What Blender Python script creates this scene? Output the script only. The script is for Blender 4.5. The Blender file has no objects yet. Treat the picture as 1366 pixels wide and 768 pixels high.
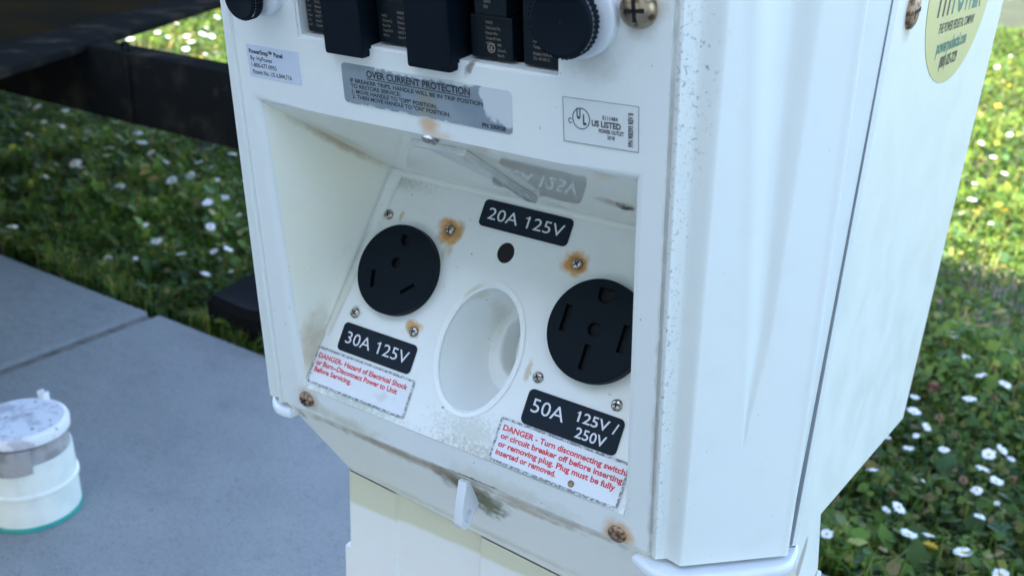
import bpy, bmesh, math, random
import numpy as np
from mathutils import Vector, Matrix, noise

random.seed(7); rng = np.random.default_rng(11)
SC = bpy.context.scene; C = SC.collection

# ------------------------------------------------------------------ camera
cam_d = bpy.data.cameras.new("camera"); cam = bpy.data.objects.new("camera", cam_d); C.objects.link(cam); SC.camera = cam
Fv = Vector((-0.4917, 0.7845, -0.3778)).normalized()
Rv = Vector((0.8362, 0.5465, 0.0465)).normalized()
Uv = Rv.cross(Fv).normalized(); Rv = Fv.cross(Uv)
cam.matrix_world = Matrix(((Rv.x, Uv.x, -Fv.x, 0), (Rv.y, Uv.y, -Fv.y, 0), (Rv.z, Uv.z, -Fv.z, 0.75), (0, 0, 0, 1)))
cam_d.sensor_width = 36; cam_d.lens = 36 * 1308 / 1366; cam_d.clip_start = 0.01; cam_d.clip_end = 500
cam_d.dof.use_dof = True; cam_d.dof.focus_distance = 0.47; cam_d.dof.aperture_fstop = 14

# ------------------------------------------------------------------ light
EL, AZ = math.radians(38), math.radians(186)
w = bpy.data.worlds.new("World"); SC.world = w; w.use_nodes = True
nt = w.node_tree; nt.nodes.clear()
sky = nt.nodes.new('ShaderNodeTexSky'); sky.sky_type = 'NISHITA'; sky.sun_disc = False
sky.sun_elevation = EL; sky.sun_rotation = AZ; sky.air_density = 1.0; sky.dust_density = 1.0; sky.ozone_density = 1.1
bg = nt.nodes.new('ShaderNodeBackground'); bg.inputs[1].default_value = 0.15
ow = nt.nodes.new('ShaderNodeOutputWorld'); nt.links.new(sky.outputs[0], bg.inputs[0]); nt.links.new(bg.outputs[0], ow.inputs[0])
sd = bpy.data.lights.new("sun", 'SUN'); sd.energy = 5.0; sd.angle = math.radians(0.5); sd.color = (1, .95, .86)
sun = bpy.data.objects.new("sun", sd); C.objects.link(sun)
sdir = Vector((math.sin(AZ) * math.cos(EL), math.cos(AZ) * math.cos(EL), math.sin(EL)))
sun.rotation_euler = sdir.to_track_quat('Z', 'Y').to_euler(); sun.location = (0, 0, 5)
SC.view_settings.view_transform = 'Standard'; SC.view_settings.look = 'None'; SC.view_settings.exposure = 2.40; SC.view_settings.gamma = 1

# ------------------------------------------------------------------ frames (metres)
tp, tn = math.radians(-7.8), math.radians(29.6)
P0 = Vector((-0.3856, 0.3642, 0.4597))                       # lower left corner of the face plate
X = Vector((1, 0, 0)); pU = Vector((0, math.sin(tp), math.cos(tp))); nU = Vector((0, math.sin(tn), math.cos(tn)))
def frame(o, x, y):
    z = x.cross(y)
    return Matrix(((x.x, y.x, z.x, o.x), (x.y, y.y, z.y, o.y), (x.z, y.z, z.z, o.z), (0, 0, 0, 1)))
MP = frame(P0, X, pU)                                        # face plate: x right, y up, z towards viewer
MN = frame(P0 + pU * .018, X, nU)                            # outlet panel
C0 = P0 + pU * .189; C1 = P0 + pU * .018 + nU * .136; cd = (C1 - C0).normalized()
MC = frame(C0, X, -cd)                                       # recess ceiling: y runs back to front (negative = deeper)
SX = -.0897
MS = frame(Vector((SX, 0, 0)), Vector((0, 1, 0)), Vector((0, 0, 1)))   # right side: x = world Y, y = world Z, z = +X
PW = .2427

# ------------------------------------------------------------------ materials
def rgb(c): return (c[0], c[1], c[2], 1)
class NT:
    def __init__(s, name):
        s.m = bpy.data.materials.new(name); s.m.use_nodes = True; s.t = s.m.node_tree
        s.b = s.t.nodes['Principled BSDF']; s.geo = s.n('ShaderNodeNewGeometry'); s.P = s.geo.outputs['Position']
    def n(s, typ, **k):
        o = s.t.nodes.new(typ)
        for a, v in k.items(): setattr(o, a, v)
        return o
    def l(s, a, b): s.t.links.new(a, b)
    def noise(s, scale, detail=3, vec=None, rough=.55, dist=0):
        o = s.n('ShaderNodeTexNoise'); o.inputs['Scale'].default_value = scale; o.inputs['Detail'].default_value = detail
        o.inputs['Roughness'].default_value = rough; o.inputs['Distortion'].default_value = dist
        s.l(vec or s.P, o.inputs['Vector']); return o.outputs['Fac']
    def ramp(s, fac, a, b, va=0., vb=1.):
        o = s.n('ShaderNodeMapRange'); o.clamp = True; o.interpolation_type = 'SMOOTHSTEP'
        for i, v in ((1, a), (2, b), (3, va), (4, vb)): o.inputs[i].default_value = v
        s.l(fac, o.inputs[0]); return o.outputs[0]
    def math(s, op, a, b):
        o = s.n('ShaderNodeMath', operation=op)
        for i, v in enumerate((a, b)):
            if isinstance(v, (int, float)): o.inputs[i].default_value = v
            else: s.l(v, o.inputs[i])
        return o.outputs[0]
    def mix(s, fac, a, b):
        o = s.n('ShaderNodeMix', data_type='RGBA')
        if isinstance(fac, (int, float)): o.inputs[0].default_value = fac
        else: s.l(fac, o.inputs[0])
        for i, v in ((6, a), (7, b)):
            if isinstance(v, tuple): o.inputs[i].default_value = rgb(v)
            else: s.l(v, o.inputs[i])
        return o.outputs[2]
    def spot(s, c, rx, ry, rz, rot=(0, 0, 0), soft=.5, amp=.5, scale=150):
        """1 inside an uneven ellipsoidal stain centred at c, 0 outside"""
        mp = s.n('ShaderNodeMapping', vector_type='TEXTURE'); s.l(s.P, mp.inputs[0])
        mp.inputs[1].default_value = c; mp.inputs[2].default_value = rot; mp.inputs[3].default_value = (rx, ry, rz)
        ln = s.n('ShaderNodeVectorMath', operation='LENGTH'); s.l(mp.outputs[0], ln.inputs[0])
        nz = s.math('MULTIPLY', s.math('SUBTRACT', s.noise(scale, 4), .5), amp * 2)
        return s.ramp(s.math('ADD', ln.outputs['Value'], nz), 1 - soft, 1 + soft * .3, 1, 0)
    def finish(s, col, rough=.5, bump=None, bs=.1, bd=.001, metal=0., spec=.5):
        if isinstance(col, tuple): s.b.inputs['Base Color'].default_value = rgb(col)
        else: s.l(col, s.b.inputs['Base Color'])
        if isinstance(rough, (int, float)): s.b.inputs['Roughness'].default_value = rough
        else: s.l(rough, s.b.inputs['Roughness'])
        s.b.inputs['Metallic'].default_value = metal; s.b.inputs['Specular IOR Level'].default_value = spec
        if bump is not None:
            o = s.n('ShaderNodeBump'); o.inputs['Strength'].default_value = bs; o.inputs['Distance'].default_value = bd
            s.l(bump, o.inputs['Height']); s.l(o.outputs[0], s.b.inputs['Normal'])
        return s.m

def W(M, x, y, z=0): return tuple(M @ Vector((x, y, z)))
RUST = (.60, .27, .035); DARK = (.035, .03, .02); OLIVE = (.10, .085, .03)
def plastic(name, base, yellow=.15, specks=.5, rough=.42, stains=(), spec=.5, specscale=420):
    s = NT(name)
    big = s.ramp(s.noise(9, 3), .35, .75)
    col = s.mix(s.math('MULTIPLY', big, yellow), base, (base[0] * 1.0, base[1] * .95, base[2] * .72))
    fine = s.ramp(s.noise(60, 5), .5, .8)
    col = s.mix(s.math('MULTIPLY', fine, .12), col, (base[0] * .72, base[1] * .72, base[2] * .68))
    # fine dirt specks: thresholded noise, kept only where a larger noise allows
    sp = s.ramp(s.noise(specscale, 2, rough=.4), .735, .77)
    allow = s.ramp(s.noise(28, 2), .45, .6)
    col = s.mix(s.math('MULTIPLY', s.math('MULTIPLY', sp, allow), specks), col, (.07, .065, .06))
    for st in stains:
        c, r, rot, colr, stren = st[:5]; kw = st[5] if len(st) > 5 else {}
        spk = kw.pop('speck', None); f = s.spot(c, r[0], r[1], r[2], rot, **kw)
        if spk: f = s.math('MULTIPLY', f, s.ramp(s.noise(spk, 4, rough=.6, dist=1.), .60, .64))
        col = s.mix(s.math('MULTIPLY', f, stren), col, colr)
    rg = s.ramp(s.noise(35, 4), .3, .7, rough - .05, rough + .1)
    return s.finish(col, rg, s.noise(500, 2), .04, .0004, spec=spec)

WH = (.77, .79, .765)
rx = (tp, 0, 0); rn = (-tn, 0, 0)                            # stains lie in the tilted planes
def ps(x, y, rX, rY, col, k, ang=0, **kw):                   # stain on the face plate
    return (W(MP, x, y), (rX, .02, rY), (-tp, 0, 0) if not ang else tuple((Matrix.Rotation(-tp, 3, 'X') @ Matrix.Rotation(-ang, 3, 'Y')).to_euler()), col, k, kw)
def qs(x, y, rX, rY, col, k, **kw):
    return (W(MN, x, y), (rX, .01, rY), rn, col, k, kw)
M = {}
def PNf(x, y): return MN @ Vector((x, y, 0))
M['plate'] = plastic('white_plate_plastic', WH, .12, .5, stains=[
    ps(.127, .1945, .0070, .0050, RUST, .62, soft=.8, amp=.25), ps(.131, .190, .010, .0035, RUST, .35, soft=.9),
    ps(.0225, .0105, .0095, .0085, (.40, .27, .12), .55, soft=.8), ps(.2250, .0050, .0095, .0095, RUST, .75, soft=.6, amp=.35, scale=220),
    ps(.2275, .2545, .0105, .0105, (.42, .30, .14), .6, soft=.7), ps(.207, .236, .016, .010, (.25, .24, .18), .45, soft=.9, amp=.7, scale=90),
    ps(.05, .004, .035, .006, (.42, .41, .26), .5, soft=.9, amp=.8), ps(.155, .003, .050, .007, (.45, .44, .30), .4, soft=.9, amp=.8),
    ps(.135, .000, .032, .0022, DARK, .9, soft=.6, amp=.9, scale=260), ps(.19, .000, .05, .0012, (.10, .07, .04), .8, soft=.6, amp=.9, scale=200),
    ps(.2415, .10, .0015, .25, (.30, .27, .22), .45, soft=.9, amp=.9, scale=120),
    ps(.15, .2225, .0018, .0045, (.10, .08, .07), .75, ang=-.5, soft=.6, amp=.8, scale=400)])
RC = (.87, .87, .77)
M['recess'] = plastic('yellowed_recess_plastic', RC, .5, .55, stains=[
    (W(MP, .026, .04, -.012), (.016, .012, .030), (0, 0, 0), (.30, .20, .09), .6, dict(soft=.9, amp=.6, scale=80)),
    (W(MP, .030, .07, -.022), (.005, .010, .035), (-.5, 0, 0), (.46, .38, .24), .35, dict(soft=.9, amp=.7, scale=120)),
    (tuple((C0 + C1) / 2 + X * .028), (.008, .055, .004), tuple(Matrix.Rotation(math.atan2(cd.z, cd.y), 3, 'X').to_euler()), (.40, .28, .14), .7, dict(soft=.8, amp=.5, scale=120))])
M['panel'] = plastic('outlet_panel_plastic', WH, .06, .8, specscale=330, stains=[
    qs(.0825, .1095, .0088, .0084, RUST, .95, soft=.45, amp=.6, scale=190), qs(.0822, .1095, .0052, .0050, (.36, .15, .03), .7, soft=.5, amp=.7, scale=300), qs(.0835, .0975, .0022, .0070, (.55, .36, .14), .35, soft=.9, amp=.7), qs(.0885, .1105, .0035, .006, (.48, .24, .06), .7, soft=.6),
    qs(.0865, .099, .002, .005, (.5, .36, .18), .5, soft=.9),
    qs(.1622, .1105, .0086, .0074, RUST, .95, soft=.45, amp=.6, scale=190), qs(.1630, .1100, .0050, .0048, (.36, .15, .03), .7, soft=.5, amp=.7, scale=300), qs(.0795, .0520, .0060, .0057, RUST, .85, soft=.5, amp=.75, scale=220),
    qs(.0385, .051, .0045, .0045, (.3, .24, .16), .6, soft=.6, amp=.7, scale=300), qs(.0478, .1105, .0015, .0035, (.5, .36, .18), .7, soft=.7, amp=.6, scale=300),
    qs(.1555, .050, .0020, .007, (.5, .38, .2), .7, soft=.7, amp=.6, scale=300), qs(.130, .136, .010, .0028, (.4, .25, .12), .7, soft=.8),
    qs(.136, .010, .026, .011, (.34, .34, .24), .4, soft=.9, amp=1.3, scale=520), qs(.16, .002, .05, .005, (.30, .26, .16), .4, soft=.9, amp=1.4, scale=520), qs(.04, .130, .03, .006, (.50, .48, .42), .35, soft=.9, amp=1.3, scale=500), qs(.055, .002, .04, .004, (.36, .38, .28), .6, soft=.9, amp=1.1, scale=420),
    qs(.18, -.001, .04, .004, (.36, .38, .28), .6, soft=.9, amp=1.1, scale=420), qs(.035, .130, .02, .004, (.42, .42, .36), .5, soft=.9, amp=1, scale=400)])
M['fillet'] = plastic('recess_edge_plastic', (.78, .80, .74), .3, .9, stains=[(tuple((PNf(.026, .05))), (.008, .010, .04), (-tn, 0, -.1), (.46, .40, .26), .4, dict(soft=.9, amp=.8, scale=150))])
M['tube'] = plastic('cable_hole_plastic', (.82, .84, .82), .1, .7, specscale=330, stains=[
    (W(MN, .108, .083), (.022, .008, .010), (-tn, .6, 0), (.50, .44, .26), .5, dict(soft=.8, amp=.7, scale=200)),
    (W(MN, .113, .070, -.03), (.004, .02, .02), (0, 0, 0), (.50, .44, .3), .3, dict(soft=.8, amp=.7, scale=200))])
M['cover'] = plastic('white_cover_plastic', (.765, .795, .755), .06, .25, .38, stains=[
    ((-.138, .335, .69), (.009, .04, .045), (0, 0, 0), (.20, .16, .12), .75, dict(soft=.8, amp=.3, scale=100, speck=420)),
    ((-.1415, .345, .58), (.006, .04, .20), (0, 0, 0), (.2, .17, .15), .7, dict(soft=.8, amp=.6, scale=60, speck=560))])
M['side'] = plastic('white_side_plastic', (.75, .77, .70), .08, .1, .45, stains=[
    ((SX, .434, .433), (.01, .006, .018), (-.45, 0, 0), (.40, .36, .31), .9, dict(soft=.15, amp=.12)),
    ((SX, .4438, .709), (.01, .0125, .0115), (0, 0, 0), (.36, .28, .17), .6, dict(soft=.5, amp=.4))])
M['hopper'] = plastic('weathered_hopper_plastic', (.88, .89, .83), .4, .5, stains=[
    ((-.258, .372, .449), (.026, .03, .010), (0, .35, 0), (.13, .10, .035), 1., dict(soft=.9, amp=.8, scale=130)),
    ((-.243, .374, .440), (.011, .03, .013), (0, .4, 0), (.12, .12, .03), .9, dict(soft=.7, amp=.9, scale=220)),
    ((-.30, .372, .4545), (.050, .02, .0045), (0, .05, 0), (.34, .25, .12), .6, dict(soft=.9, amp=.8, scale=160)),
    ((-.215, .372, .451), (.03, .02, .003), (0, 0, 0), (.38, .27, .13), .6, dict(soft=.8, amp=.9, scale=160)),
    ((-.376, .362, .452), (.006, .01, .006), (0, 0, 0), (.2, .17, .08), .8, dict(soft=.7, amp=.7)),
    ((-.26, .365, .456), (.14, .02, .0035), (0, .0, 0), (.34, .25, .13), .6, dict(soft=.9, amp=1.1, scale=140)), ((-.27, .39, .405), (.13, .02, .005), (0, 0, 0), (.50, .50, .36), .4, dict(soft=.9, amp=.7))])
M['post'] = plastic('white_post_plastic', (.78, .80, .78), .1, .3, stains=[
    ((-.25, .40, .400), (.5, .05, .019), (0, -.035, 0), (.62, .61, .42), .85, dict(soft=.14, amp=.1, scale=30))])
def simple(name, col, rough=.5, metal=0., nz=.15, sc=40, bump=None, spec=.5):
    s = NT(name); f = s.ramp(s.noise(sc, 4), .35, .7)
    c = s.mix(s.math('MULTIPLY', f, nz * 2), col, tuple(v * .6 for v in col))
    return s.finish(c, rough, s.noise(bump, 3) if bump else None, .3, .001, metal, spec)
M['ledge'] = simple('white_ledge_plastic', (.72, .75, .77), .4, nz=.1)
M['black'] = simple('black_plastic', (.0015, .006, .011), .55, nz=.1, sc=200, spec=.14)
M['seam'] = simple('seam_gap_shade', (.22, .24, .25), .8)  # grey of the seam strip, painted as the shaded gap beside the cover
M['hole'] = simple('dark_slot', (.004, .004, .005), .8)
M['black_gloss'] = simple('black_breaker_plastic', (.002, .007, .011), .35, nz=.1, sc=200, spec=.25)
M['sticker'] = simple('black_sticker_vinyl', (.002, .009, .019), .5, nz=.1, sc=300, spec=.25)
M['ink_white'] = simple('white_ink', (.66, .68, .72), .5, nz=.05)
M['ink_black'] = simple('black_ink', (.02, .025, .035), .5, nz=.05)
M['ink_grey'] = simple('worn_grey_ink', (.30, .25, .20), .5, nz=.1, sc=900)
s = NT('red_ink'); M['ink_red'] = s.finish(s.mix(s.ramp(s.noise(260, 3), .55, .7, 0, .6), (.66, .025, .05), (.42, .12, .12)), .5)
M['ink_green'] = simple('green_ink', (.04, .19, .14), .5)
s = NT('danger_label_film')
ed = s.ramp(s.noise(500, 3, rough=.7), .42, .6); c = s.mix(s.math('MULTIPLY', s.ramp(s.noise(60, 3), .60, .70), .5), (.72, .74, .76), (.55, .54, .51))
M['danger'] = s.finish(s.mix(s.math('MULTIPLY', ed, .05), c, (.3, .3, .28)), .5)
s = NT('grimy_label_edge')
M['grime_edge'] = s.finish(s.mix(s.ramp(s.noise(650, 3, rough=.7), .42, .55), (.58, .60, .61), (.20, .21, .21)), .7)
s = NT('worn_foil_label')
a = s.spot(W(MP, .1660, .2155), .011, .02, .0150, soft=.08, amp=.35, scale=160)
b_ = s.ramp(s.noise(330, 4), .60, .62)
top = s.spot(W(MP, .128, .2165), .034, .02, .0022, soft=.2, amp=1.0, scale=350)
bot = s.spot(W(MP, .115, .1955), .060, .02, .0022, soft=.2, amp=1.0, scale=250)
rs = s.spot(W(MP, .1265, .203), .006, .02, .010, soft=.9, amp=.3, scale=150)
wear = s.math('MAXIMUM', s.math('MAXIMUM', top, bot), a)
c = s.mix(s.ramp(s.noise(50, 3), .3, .7), (.20, .25, .29), (.27, .32, .34)); c = s.mix(s.math('MULTIPLY', rs, .5), c, (.30, .25, .14))
M['foil'] = s.finish(s.mix(s.math('MULTIPLY', wear, .92), c, (.60, .64, .64)), .4)
M['ul_film'] = simple('ul_label_film', (.70, .72, .70), .4, nz=.04)
M['snap_film'] = simple('pale_blue_label_film', (.60, .65, .74), .4, nz=.03)
M['oval_film'] = simple('yellowed_oval_label', (.60, .56, .24), .45, nz=.1, sc=25)
s = NT('steel_screw'); M['steel'] = s.finish(s.mix(s.ramp(s.noise(700, 3), .4, .65), (.55, .53, .50), (.16, .12, .09)), .3, metal=.9)
s = NT('rusty_screw'); M['rusty'] = s.finish(s.mix(s.ramp(s.noise(500, 3), .4, .6), (.40, .27, .18), (.13, .07, .035)), .5, s.noise(900), .4, .0005, metal=.5)
s = NT('chrome_screw'); M['chrome'] = s.finish(s.mix(s.ramp(s.noise(260, 3), .45, .65), (.42, .33, .22), (.13, .075, .04)), .34, metal=.85)
# clear acrylic face of the recess ceiling, lightly yellowed and mirror smooth
s = NT('glossy_ceiling_acrylic'); cc = s.mix(s.ramp(s.noise(22, 3), .3, .75), (.82, .82, .72), (.86, .86, .77))
st = s.spot(tuple(C0 + cd * .058 + X * .194), .010, .012, .006, soft=.9, amp=.5, scale=200)
cc = s.mix(s.math('MULTIPLY', st, .8), cc, (.33, .19, .09))
st = s.spot(tuple(C0 + cd * .02 + X * .152), .03, .02, .01, soft=.9, amp=.5, scale=80); cc = s.mix(s.math('MULTIPLY', st, .35), cc, (.5, .36, .2))
M['ceiling'] = s.finish(cc, s.ramp(s.noise(160, 4), .5, .8, .035, .09), s.noise(90, 4), .035, .0006, spec=.6)
M['prism'] = simple('clear_flap_plastic', (.62, .65, .62), .12, nz=.12, sc=160)
M['cream'] = simple('cream_paint', (.62, .60, .55), .35, nz=.05, sc=2)
M['glass_dark'] = simple('tinted_window', (.02, .022, .025), .08)
M['tyre'] = simple('rubber', (.025, .025, .027), .7, bump=80)
M['alloy'] = simple('alloy', (.5, .5, .52), .35, 1.)
s = NT('black_steel'); c = s.mix(s.ramp(s.noise(14, 5), .48, .75), (.010, .011, .011), (.034, .030, .023)); c = s.mix(s.ramp(s.noise(45, 4), .66, .74, 0, .5), c, (.04, .03, .025))
M['steel_black'] = s.finish(c, 1., s.noise(200, 3), .2, .001, spec=.0)
s = NT('brown_deck'); M['deck'] = s.finish(s.mix(s.ramp(s.noise(6, 4), .3, .7), (.016, .012, .006), (.009, .009, .007)), 1., s.noise(120, 4), .3, .001, spec=0.)
s = NT('concrete')
c = s.mix(s.ramp(s.noise(2.2, 5), .3, .75), (.285, .298, .30), (.225, .24, .245)); c = s.mix(s.ramp(s.noise(16, 6), .5, .8, 0, .4), c, (.13, .15, .165))
c = s.mix(s.ramp(s.noise(1.1, 6, rough=.65), .52, .72, 0, .5), c, (.19, .20, .205)); c = s.mix(s.ramp(s.noise(420, 2), .54, .70, 0, .55), c, (.09, .10, .11)); c = s.mix(s.ramp(s.noise(230, 3), .58, .72, 0, .5), c, (.31, .34, .36))
c = s.mix(s.ramp(s.noise(95, 3, rough=.7), .66, .70, 0, .55), c, (.09, .10, .105))
hgt = s.math('ADD', s.noise(300, 4), s.math('MULTIPLY', s.noise(40, 4), 2.))
M['concrete'] = s.finish(c, .85, hgt, .6, .003)
s = NT('joint_filler'); M['joint'] = s.finish(s.mix(s.ramp(s.noise(60, 4), .4, .65), (.22, .20, .175), (.12, .11, .10)), .9, s.noise(200, 3), .5, .003)
s = NT('soil_and_thatch')
c = s.mix(s.ramp(s.noise(18, 6), .35, .65), (.055, .05, .025), (.035, .055, .018)); c = s.mix(s.ramp(s.noise(3, 3), .5, .7, 0, .5), c, (.08, .10, .03))
bare = s.spot((-.05, 2.2, 0), .40, .34, .5, soft=.6, amp=.6, scale=6)
bare2 = s.spot((-1.85, 1.95, 0), .5, .16, .5, soft=.6, amp=.6, scale=6)
sand = s.mix(s.ramp(s.noise(60, 5), .35, .7), (.36, .30, .25), (.20, .17, .15))
c = s.mix(s.math('MAXIMUM', bare, bare2), c, sand)
M['soil'] = s.finish(c, .95, s.noise(70, 6), .8, .02)
s = NT('leaf_green'); at = s.n('ShaderNodeAttribute'); at.attribute_name = 'tint'
M['grass'] = s.finish(at.outputs['Color'], .5, spec=.3)
s.b.inputs['Transmission Weight'].default_value = 0
tr = s.n('ShaderNodeBsdfTranslucent'); s.l(at.outputs['Color'], tr.inputs[0]); mx = s.n('ShaderNodeMixShader'); mx.inputs[0].default_value = .45
s.l(s.b.outputs[0], mx.inputs[1]); s.l(tr.outputs[0], mx.inputs[2]); s.l(mx.outputs[0], s.t.nodes['Material Output'].inputs[0])
M['broadleaf'] = simple('broad_leaf', (.035, .085, .02), .4, nz=.25, sc=60)
M['stem'] = simple('flower_stem', (.06, .11, .03), .6)
M['petal'] = simple('white_petal', (.74, .76, .78), .6, nz=.05)
M['yolk'] = simple('yellow_disc', (.62, .42, .03), .7, nz=.2, sc=900)
M['pink'] = simple('pink_floret', (.42, .19, .17), .7, nz=.2, sc=400)
M['tan'] = simple('withered_floret', (.40, .24, .15), .8, nz=.2, sc=400)
def _lid():
    s = NT('stained_lid_plastic'); c = s.mix(s.ramp(s.noise(30, 5, rough=.7), .48, .62, 0, .8), (.66, .68, .72), (.36, .36, .40)); c = s.mix(s.ramp(s.noise(110, 4), .60, .68, 0, .8), c, (.20, .19, .19)); return s.finish(c, .5)
M['cap_collar'] = simple('dirty_collar_plastic', (.33, .32, .33), .6, nz=.8, sc=38)
M['cap_lid'] = _lid()
M['pipe'] = simple('white_pipe_plastic', (.68, .72, .69), .4, nz=.14, sc=30)
M['teal'] = simple('teal_pipe_rim', (.02, .30, .27), .5)
M['block'] = simple('black_rubber_block', (.005, .0065, .009), .9, nz=.4, sc=14, bump=60, spec=.12)

# ------------------------------------------------------------------ helpers
def link(name, me, parent=None, mats=()):
    o = bpy.data.objects.new(name, me); C.objects.link(o)
    for m in mats: me.materials.append(m)
    if parent: o.parent = parent
    return o
def obj(name, bm, mats, parent=None, smooth=False, label=None):
    me = bpy.data.meshes.new(name); bm.normal_update(); bm.to_mesh(me); bm.free()
    if smooth:
        me.polygons.foreach_set('use_smooth', [True] * len(me.polygons)); me.set_sharp_from_angle(angle=math.radians(smooth if smooth is not True else 35))
    if not isinstance(mats, (list, tuple)): mats = [mats]
    o = link(name, me, parent, mats)
    if label: o['label'] = label
    return o
def tag(o, label=None, cat=None, group=None, kind=None):
    for k, v in (('label', label), ('category', cat), ('group', group), ('kind', kind)):
        if v: o[k] = v
    return o
def empty(name, loc, label, cat, group=None):
    o = bpy.data.objects.new(name, None); o.empty_display_size = .05; C.objects.link(o); o.location = loc
    return tag(o, label, cat, group)
def keep(child, root):            # parent a mesh whose vertices are in world space
    child.parent = root; child.matrix_parent_inverse = Matrix.Translation(-root.location)
    return child
def poly_pts(pts): return [(x, y) for x, y in pts]
def rrect(x0, y0, x1, y1, r, n=5):
    out = []
    for cx, cy, a in ((x1 - r, y1 - r, 0), (x0 + r, y1 - r, 90), (x0 + r, y0 + r, 180), (x1 - r, y0 + r, 270)):
        for i in range(n + 1):
            t = math.radians(a + 90 * i / n); out.append((cx + r * math.cos(t), cy + r * math.sin(t)))
    return out
def ell(cx, cy, a, b, n=48, rot=0):
    return [(cx + a * math.cos(t) * math.cos(rot) - b * math.sin(t) * math.sin(rot), cy + a * math.cos(t) * math.sin(rot) + b * math.sin(t) * math.cos(rot)) for t in (2 * math.pi * i / n for i in range(n))]
def shape_bm(bm, loops, M_, z0, z1, mat=0, bevel=0):
    """flat shape with holes, from z0 to z1 in frame M_"""
    cu = bpy.data.curves.new('c', 'CURVE'); cu.dimensions = '2D'; cu.fill_mode = 'BOTH'
    for lp in loops:
        sp = cu.splines.new('POLY'); sp.points.add(len(lp) - 1); sp.use_cyclic_u = True
        for p, q in zip(sp.points, lp): p.co = (q[0], q[1], 0, 1)
    cu.extrude = (z1 - z0) / 2 - bevel; cu.bevel_depth = bevel; cu.bevel_resolution = 2
    if bevel: cu.offset = -bevel
    o = bpy.data.objects.new('c', cu); C.objects.link(o)
    me = bpy.data.meshes.new_from_object(o.evaluated_get(bpy.context.evaluated_depsgraph_get()))
    me.transform(M_ @ Matrix.Translation((0, 0, (z0 + z1) / 2)))
    for p in me.polygons: p.material_index = mat
    bm.from_mesh(me)
    bpy.data.objects.remove(o); bpy.data.curves.remove(cu); bpy.data.meshes.remove(me)
def text_bm(bm, s, x0, y0, wd, ht, M_, z, mat, bold=0., rot=0, flag=False):
    """one line of lettering fitted to a box wd x ht, lower left at x0, y0; ht is the capital height"""
    cu = bpy.data.curves.new('t', 'FONT'); cu.body = s; cu.size = 1; cu.offset = bold; cu.resolution_u = 3; cu.extrude = 0
    o = bpy.data.objects.new('t', cu); C.objects.link(o)
    me = bpy.data.meshes.new_from_object(o.evaluated_get(bpy.context.evaluated_depsgraph_get()))
    xs = [v.co.x for v in me.vertices]
    a, b = min(xs), max(xs); cap = .71
    fl = []
    if flag:
        for q, ch in enumerate(s):
            if ch == '1':
                cu.body = s[:q + 1]; me1 = bpy.data.meshes.new_from_object(o.evaluated_get(bpy.context.evaluated_depsgraph_get()) if not bpy.context.view_layer.update() else o)
                xr_ = max(v.co.x for v in me1.vertices); fl.append(xr_ - .07); bpy.data.meshes.remove(me1)
    T = Matrix.Translation((x0, y0, z)) @ Matrix.Rotation(rot, 4, 'Z') @ Matrix.Diagonal((wd / (b - a), ht / cap, 1, 1)) @ Matrix.Translation((-a, 0, 0))
    me.transform(M_ @ T)
    for p in me.polygons: p.material_index = mat
    for x_ in fl:
        f = bm.faces.new([bm.verts.new(M_ @ T @ Vector(p)) for p in ((x_ + .005, .585, 0), (x_ + .005, cap - .005, 0), (x_ - .04, .64, 0), (x_ - .15, .575, 0), (x_ - .15, .515, 0), (x_ - .05, .55, 0))]); f.material_index = mat; f.normal_update()
    bm.from_mesh(me); bpy.data.objects.remove(o); bpy.data.curves.remove(cu); bpy.data.meshes.remove(me)
def box(bm, x0, x1, y0, y1, z0, z1, M_=Matrix(), mat=0):
    v = [bm.verts.new(M_ @ Vector(p)) for p in ((x0, y0, z0), (x1, y0, z0), (x1, y1, z0), (x0, y1, z0), (x0, y0, z1), (x1, y0, z1), (x1, y1, z1), (x0, y1, z1))]
    out = []
    for f in ((0, 3, 2, 1), (4, 5, 6, 7), (0, 1, 5, 4), (1, 2, 6, 5), (2, 3, 7, 6), (3, 0, 4, 7)):
        fc = bm.faces.new([v[i] for i in f]); fc.material_index = mat; out.append(fc)
    return out
def bevel_all(bm, w_, seg=3):
    bmesh.ops.remove_doubles(bm, verts=bm.verts, dist=1e-6)
    bmesh.ops.bevel(bm, geom=[e for e in bm.edges if len(e.link_faces) == 2 and e.calc_face_angle(0) > .5], offset=w_, segments=seg, affect='EDGES', profile=.6)
def lathe(bm, prof, M_=Matrix(), n=40, mat=0, cap=True, fn=None):
    rings = []
    for r_, z_ in prof:
        ring = []
        for i in range(n):
            t = 2 * math.pi * i / n; rr = r_ * (fn(t, z_) if fn else 1)
            ring.append(bm.verts.new(M_ @ Vector((rr * math.cos(t), rr * math.sin(t), z_))))
        rings.append(ring)
    for a, b in zip(rings, rings[1:]):
        for i in range(n):
            f = bm.faces.new((a[i], a[(i + 1) % n], b[(i + 1) % n], b[i])); f.material_index = mat; f.smooth = True
    if cap:
        for rg_ in (rings[0][::-1], rings[-1]):
            f = bm.faces.new(rg_); f.material_index = mat
    return rings
def T(x, y, z=0): return Matrix.Translation((x, y, z))

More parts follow.
